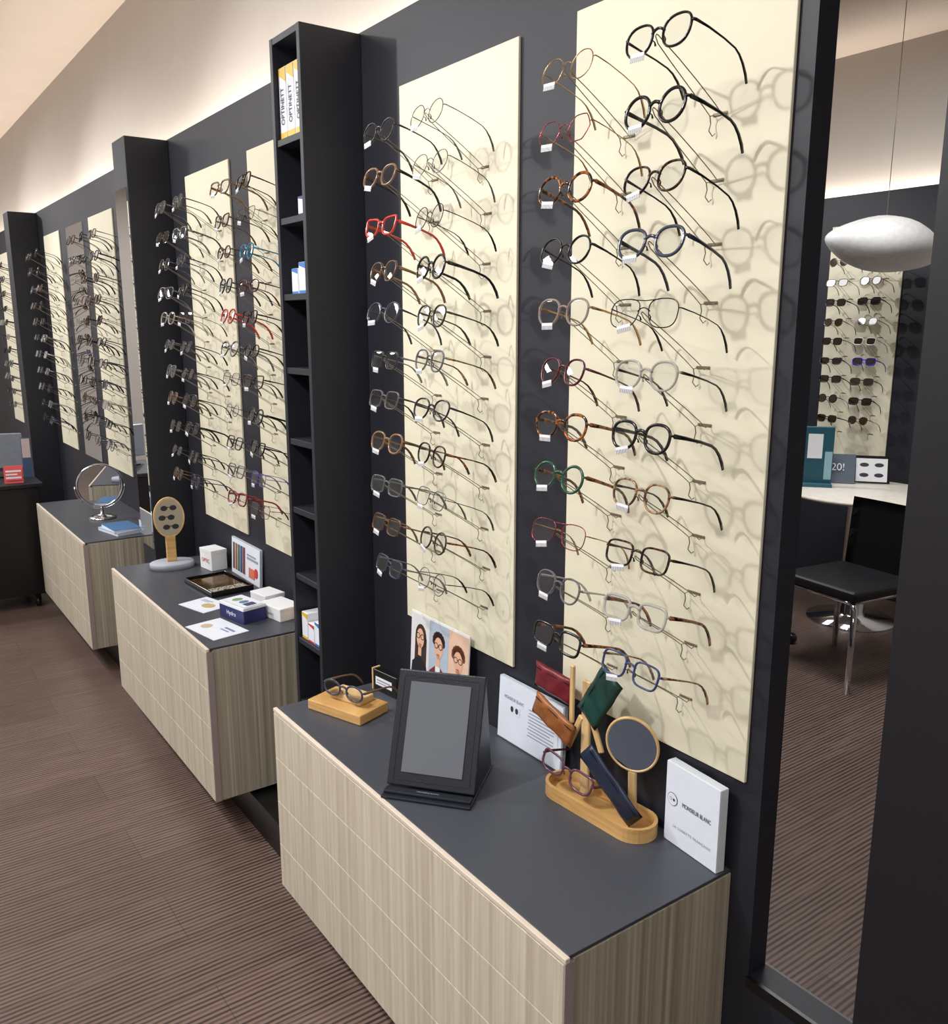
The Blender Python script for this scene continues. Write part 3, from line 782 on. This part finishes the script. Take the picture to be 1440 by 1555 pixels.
lensbox(2.33, .7005, .04, .075, 'small white and blue carton on a low tower shelf', BL)
lensbox(2.375, .7005, .04, .06, 'small white and red carton on a low tower shelf', RED)
lensbox(2.42, .7005, .04, .085, 'small white and yellow carton on a low tower shelf', YL)

# ------------------------------------------------------------------ trolley
e = top('rolling_trolley', 'black laminate trolley on castors beyond the drawer cabinets', 'trolley', (-.70, 5.62, 0))
box('body', (-.33, .0, .085), (.33, .55, .73), M_black, e, bevel=.003)
box('trolley_top', (-.35, -.02, .7305), (.35, .57, .755), M_dark2, e, bevel=.003)
for (x, y) in ((.27, .05), (-.27, .05), (.27, .5), (-.27, .5)):
    bm = bmesh.new(); lathe(bm, [(0, -.012), (.026, -.012), (.03, -.008), (.03, .008), (.026, .012), (0, .012)], 20)
    bmesh.ops.rotate(bm, cent=(0, 0, 0), matrix=Euler((0, R(90), 0)).to_matrix(), verts=bm.verts)
    addbox(bm, (.0, 0, .03), (.034, .03, .05), .003)
    finish(bm, 'castor', M_black, (x, y, .031), parent=e)
e = top('counter_card', 'small red counter card on the black trolley', 'sign', (-.49, 5.67, .7555), (0, 0, R(-10)))
bm = bmesh.new(); addbox(bm, (0, 0, .05), (.1, .003, .10), 0, rot=(R(-12), 0, 0)); addbox(bm, (0, .03, .05), (.1, .003, .10), 0, rot=(R(12), 0, 0)); finish(bm, 'card', A((222, 84, 84)), parent=e)
art('print', [(rect(-.045, .02, .045, .09), A((222, 84, 84))), ([rect(-.04, .03, .04, .04), rect(-.04, .05, .02, .058), rect(-.04, .068, .04, .078)], M_paper)], (0, -.022, 0), e, rot=(R(78), 0, 0))
e = top('computer_monitor', 'grey flat monitor standing on the black trolley', 'monitor', (-.56, 6.0, .7555), (0, 0, R(-20)))
bm = bmesh.new(); addbox(bm, (0, 0, .006), (.2, .14, .012), .003); addbox(bm, (0, .02, .07), (.04, .02, .13), .003); finish(bm, 'stand', M_black, parent=e)
box('screen', (-.18, -.012, .05), (.18, .012, .26), pmat('grey_screen', (130, 138, 150), .3), e, bevel=.004)
e = top('counter_card', 'tall blue and white card on the trolley standing in for a reflection', 'sign', (-.385, 5.85, .7555), (0, 0, R(-10)))  # added card, its colours stand in for a mirrored image
bm = bmesh.new(); addbox(bm, (0, 0, .12), (.05, .004, .24), 0); finish(bm, 'card', A((60, 90, 120)), parent=e)
art('print', [(rect(-.022, .12, .022, .235), A((206, 190, 190)))], (0, -.0025, 0), e, rot=(R(90), 0, 0))

# ------------------------------------------------------------------ adjoining room
TX, TY = 3.33, 2.69
e = top('round_table', 'round white table on a chrome pedestal', 'table', (TX, TY, 0))
bm = bmesh.new(); lathe(bm, [(0, .725), (.38, .725), (.41, .735), (.41, .745), (.405, .75), (0, .75)], 48); finish(bm, 'table_top', pmat('white_table_laminate', (236, 230, 220), .35), parent=e)
bm = bmesh.new(); lathe(bm, [(0, 0), (.24, 0), (.24, .01), (.08, .03), (.07, .05), (.07, .70), (.1, .724), (0, .724)], 32); finish(bm, 'pedestal', M_chrome, parent=e)
M_seat = pmat('black_upholstery', (22, 23, 28), .45, bump=.2, scale=120)
def chair(loc, rz, label, top_z=.80):
    e = top('dining_chair', label, 'chair', loc, (0, 0, R(rz)), 'black chairs around the round table')
    bm = bmesh.new(); addbox(bm, (0, 0, .45), (.44, .44, .05), .02, seg=3); finish(bm, 'seat', M_seat, parent=e)
    bm = bmesh.new()
    nz, ny = 8, 8
    F = [[bm.verts.new((-.20 - .07 * (k / nz) - .02 * math.cos((j / ny - .5) * 2.4), (j / ny - .5) * (.40 + .06 * k / nz), .38 + (top_z - .38) * k / nz)) for j in range(ny + 1)] for k in range(nz + 1)]
    for k in range(nz):
        for j in range(ny): bm.faces.new((F[k][j], F[k][j + 1], F[k + 1][j + 1], F[k + 1][j])).smooth = True
    bmesh.ops.solidify(bm, geom=bm.faces[:], thickness=.03)
    finish(bm, 'backrest', M_seat, parent=e)
    for sx_ in (1, -1):
        for sy_ in (1, -1):
            bm = bmesh.new(); sweep(bm, [(sx_ * .15, sy_ * .12, .418), (sx_ * .19, sy_ * .19, .415), (sx_ * .215, sy_ * .222, .39), (sx_ * .225, sy_ * .23, .2), (sx_ * .235, sy_ * .235, .0)], .014, n=10, up=(.3, .7, .1)); finish(bm, 'leg', M_chrome, parent=e)
    bm = bmesh.new(); sweep(bm, [(-.19, .19, .412), (-.19, -.19, .412), (.19, -.19, .412), (.19, .19, .412)], .011, n=8, closed=True); finish(bm, 'seat_rail', M_chrome, parent=e)
    return e
chair((2.60, 2.29, 0), 172, 'black upholstered chair with chrome tube legs by the table')
e = top('office_stool', 'black padded stool with chrome swivel base on castors', 'stool', (2.62, 2.90, 0))
bm = bmesh.new(); lathe(bm, [(0, .43), (.2, .43), (.22, .45), (.22, .48), (.19, .50), (0, .505)], 32); finish(bm, 'seat', M_seat, parent=e)
bm = bmesh.new(); lathe(bm, [(0, .09), (.03, .09), (.03, .25), (.018, .26), (.018, .43), (0, .43)], 20)
for k in range(5):
    t = 2 * math.pi * k / 5
    sweep(bm, [(0, 0, .11), (.14 * math.cos(t), .14 * math.sin(t), .095), (.27 * math.cos(t), .27 * math.sin(t), .07)], [.018, .016, .012], n=8)
finish(bm, 'swivel_base', M_chrome, parent=e)
for k in range(5):
    t = 2 * math.pi * k / 5
    bm = bmesh.new(); lathe(bm, [(0, -.02), (.024, -.02), (.028, -.014), (.028, .014), (.024, .02), (0, .02)], 16)
    bmesh.ops.rotate(bm, cent=(0, 0, 0), matrix=Euler((0, R(90), 0)).to_matrix(), verts=bm.verts)
    finish(bm, 'castor', M_black, (.27 * math.cos(t), .27 * math.sin(t), .0285), parent=e)
# pendant lamp
e = top('pendant_lamp', 'white pebble-shaped pendant lamp hanging on a thin cord', 'lamp', (TX, TY, 2.07), (0, 0, R(-35)))
bm = bmesh.new(); bmesh.ops.create_uvsphere(bm, u_segments=36, v_segments=20, radius=1)
for v in bm.verts:
    x, y, z = v.co
    zz = z * (1 - .35 * abs(x) ** 2)
    v.co = Vector((x * .31, y * .24 * (1 - .2 * x * x), zz * .145 + .008 * math.sin(4 * x + .6) - .03 * x + .006 * math.sin(6 * y + x)))
for f in bm.faces: f.smooth = True
finish(bm, 'lamp_shade', pmat('white_lamp_shell', (222, 222, 222), .6, bump=.5, scale=40), parent=e)
bm = bmesh.new(); sweep(bm, [(0, 0, .12), (0, 0, 1.175)], .002, n=8, up=(0, 1, 0)); finish(bm, 'cord', M_steel, parent=e)
ZT = .7505
def face(dx): return (0, 0, R(dx))
e = top('standing_card', 'grey standing card with a number on the round table', 'sign', (3.45, 2.91, ZT), face(-52))
bm = bmesh.new(); addbox(bm, (0, 0, .085), (.17, .006, .17), 0, rot=(R(-12), 0, 0)); addbox(bm, (0, .03, .07), (.15, .004, .14), 0, rot=(R(14), 0, 0)); finish(bm, 'card', A((96, 108, 122)), parent=e)
text('20!', (-.01, -.016, .095), .06, M_white, e, rot=(R(78), 0, 0))
e = top('photo_frame', 'black framed photo card standing on the round table', 'picture frame', (3.60, 2.80, ZT), face(-52))
bm = bmesh.new(); addbox(bm, (0, 0, .08), (.2, .01, .16), .002, rot=(R(-16), 0, 0)); finish(bm, 'frame', M_black, parent=e)
art('picture', [(rect(-.085, .012, .085, .148), M_white), ([ell(-.04, .05, .025, .012), ell(.04, .05, .025, .012), ell(-.04, .11, .025, .012), ell(.04, .11, .025, .012)], M_ink)], (0, -.030, 0), e, rot=(R(74), 0, 0))
e = top('brochure_rack', 'teal brochure rack with white leaflets on the round table', 'brochure', (3.25, 2.95, ZT), face(-50))
bm = bmesh.new(); addbox(bm, (0, 0, .17), (.2, .03, .34), .003); addbox(bm, (0, -.03, .01), (.2, .06, .02), .002); finish(bm, 'holder', A((40, 96, 112)), parent=e)
art('print', [(rect(-.098, .02, .098, .335), A((34, 84, 100))), ([rect(-.04, .16, .04, .30)], M_white), ([rect(.055, .04, .095, .2)], A((150, 190, 200)))], (0, -.0165, 0), e, rot=(R(90), 0, 0))

# ------------------------------------------------------------------ lights
def area(name, loc, rot, sx_, sy_, power, col=(1, .95, .9)):
    l = bpy.data.lights.new(name, 'AREA'); l.shape = 'RECTANGLE'; l.size = sx_; l.size_y = sy_; l.energy = power; l.color = col
    o = bpy.data.objects.new(name, l); o.location = loc; o.rotation_euler = rot; COL.objects.link(o); return o
def spot(name, loc, tgt, power, size=60, rad=.02, col=(1, .98, .95), blend=.7):
    l = bpy.data.lights.new(name, 'SPOT'); l.energy = power; l.spot_size = R(size); l.spot_blend = blend; l.shadow_soft_size = rad; l.color = col
    o = bpy.data.objects.new(name, l); o.location = loc
    o.rotation_euler = (Vector(tgt) - Vector(loc)).to_track_quat('-Z', 'Y').to_euler(); COL.objects.link(o); return o
area('cove_light', (.10, 5.2, 2.36), (R(180), 0, 0), .05, 11.5, 50, (1, .88, .74))
area('cove_light', (XE + .08, 4.8, 2.36), (R(180), 0, 0), .05, 4.4, 20, (1, .88, .74))
for y in (-.6, 1.8, 4.2, 6.8, 9.2):
    area('ceiling_light', (-2.2, y, 3.2), (0, 0, 0), .9, .9, 47, (1, .99, .98))
area('ceiling_light', (1.9, 2.2, 3.2), (0, 0, 0), .9, .9, 60, (1, .99, .98))
area('ceiling_light', (1.9, 5.0, 3.2), (0, 0, 0), .9, .9, 40, (1, .99, .98))
for (y, t, p) in ((1.95, 1.25, 100), (3.9, 3.1, 96), (6.2, 5.5, 100), (8.6, 7.6, 85)):
    spot('ceiling_spot', (-1.75, y, 2.9), (0, t, 1.45), p, 85, .035, (1, .985, .965))
spot('ceiling_spot', (2.4, 4.2, 3.0), (XE, 3.1, 1.5), 80, 55)
w = bpy.data.worlds.new('world'); S.world = w; w.use_nodes = True
w.node_tree.nodes['Background'].inputs[0].default_value = (.9, .93, 1, 1)
w.node_tree.nodes['Background'].inputs[1].default_value = .3

# ------------------------------------------------------------------ camera
cam = bpy.data.cameras.new('camera'); co = bpy.data.objects.new('camera', cam); COL.objects.link(co)
co.location = (-1.25, 0, 1.65); co.rotation_euler = (R(90 - 11.9), 0, R(-35.5))
cam.sensor_fit = 'HORIZONTAL'; cam.sensor_width = 36; cam.lens = 36 * 1340 / 1440
cam.clip_start = .02
S.camera = co
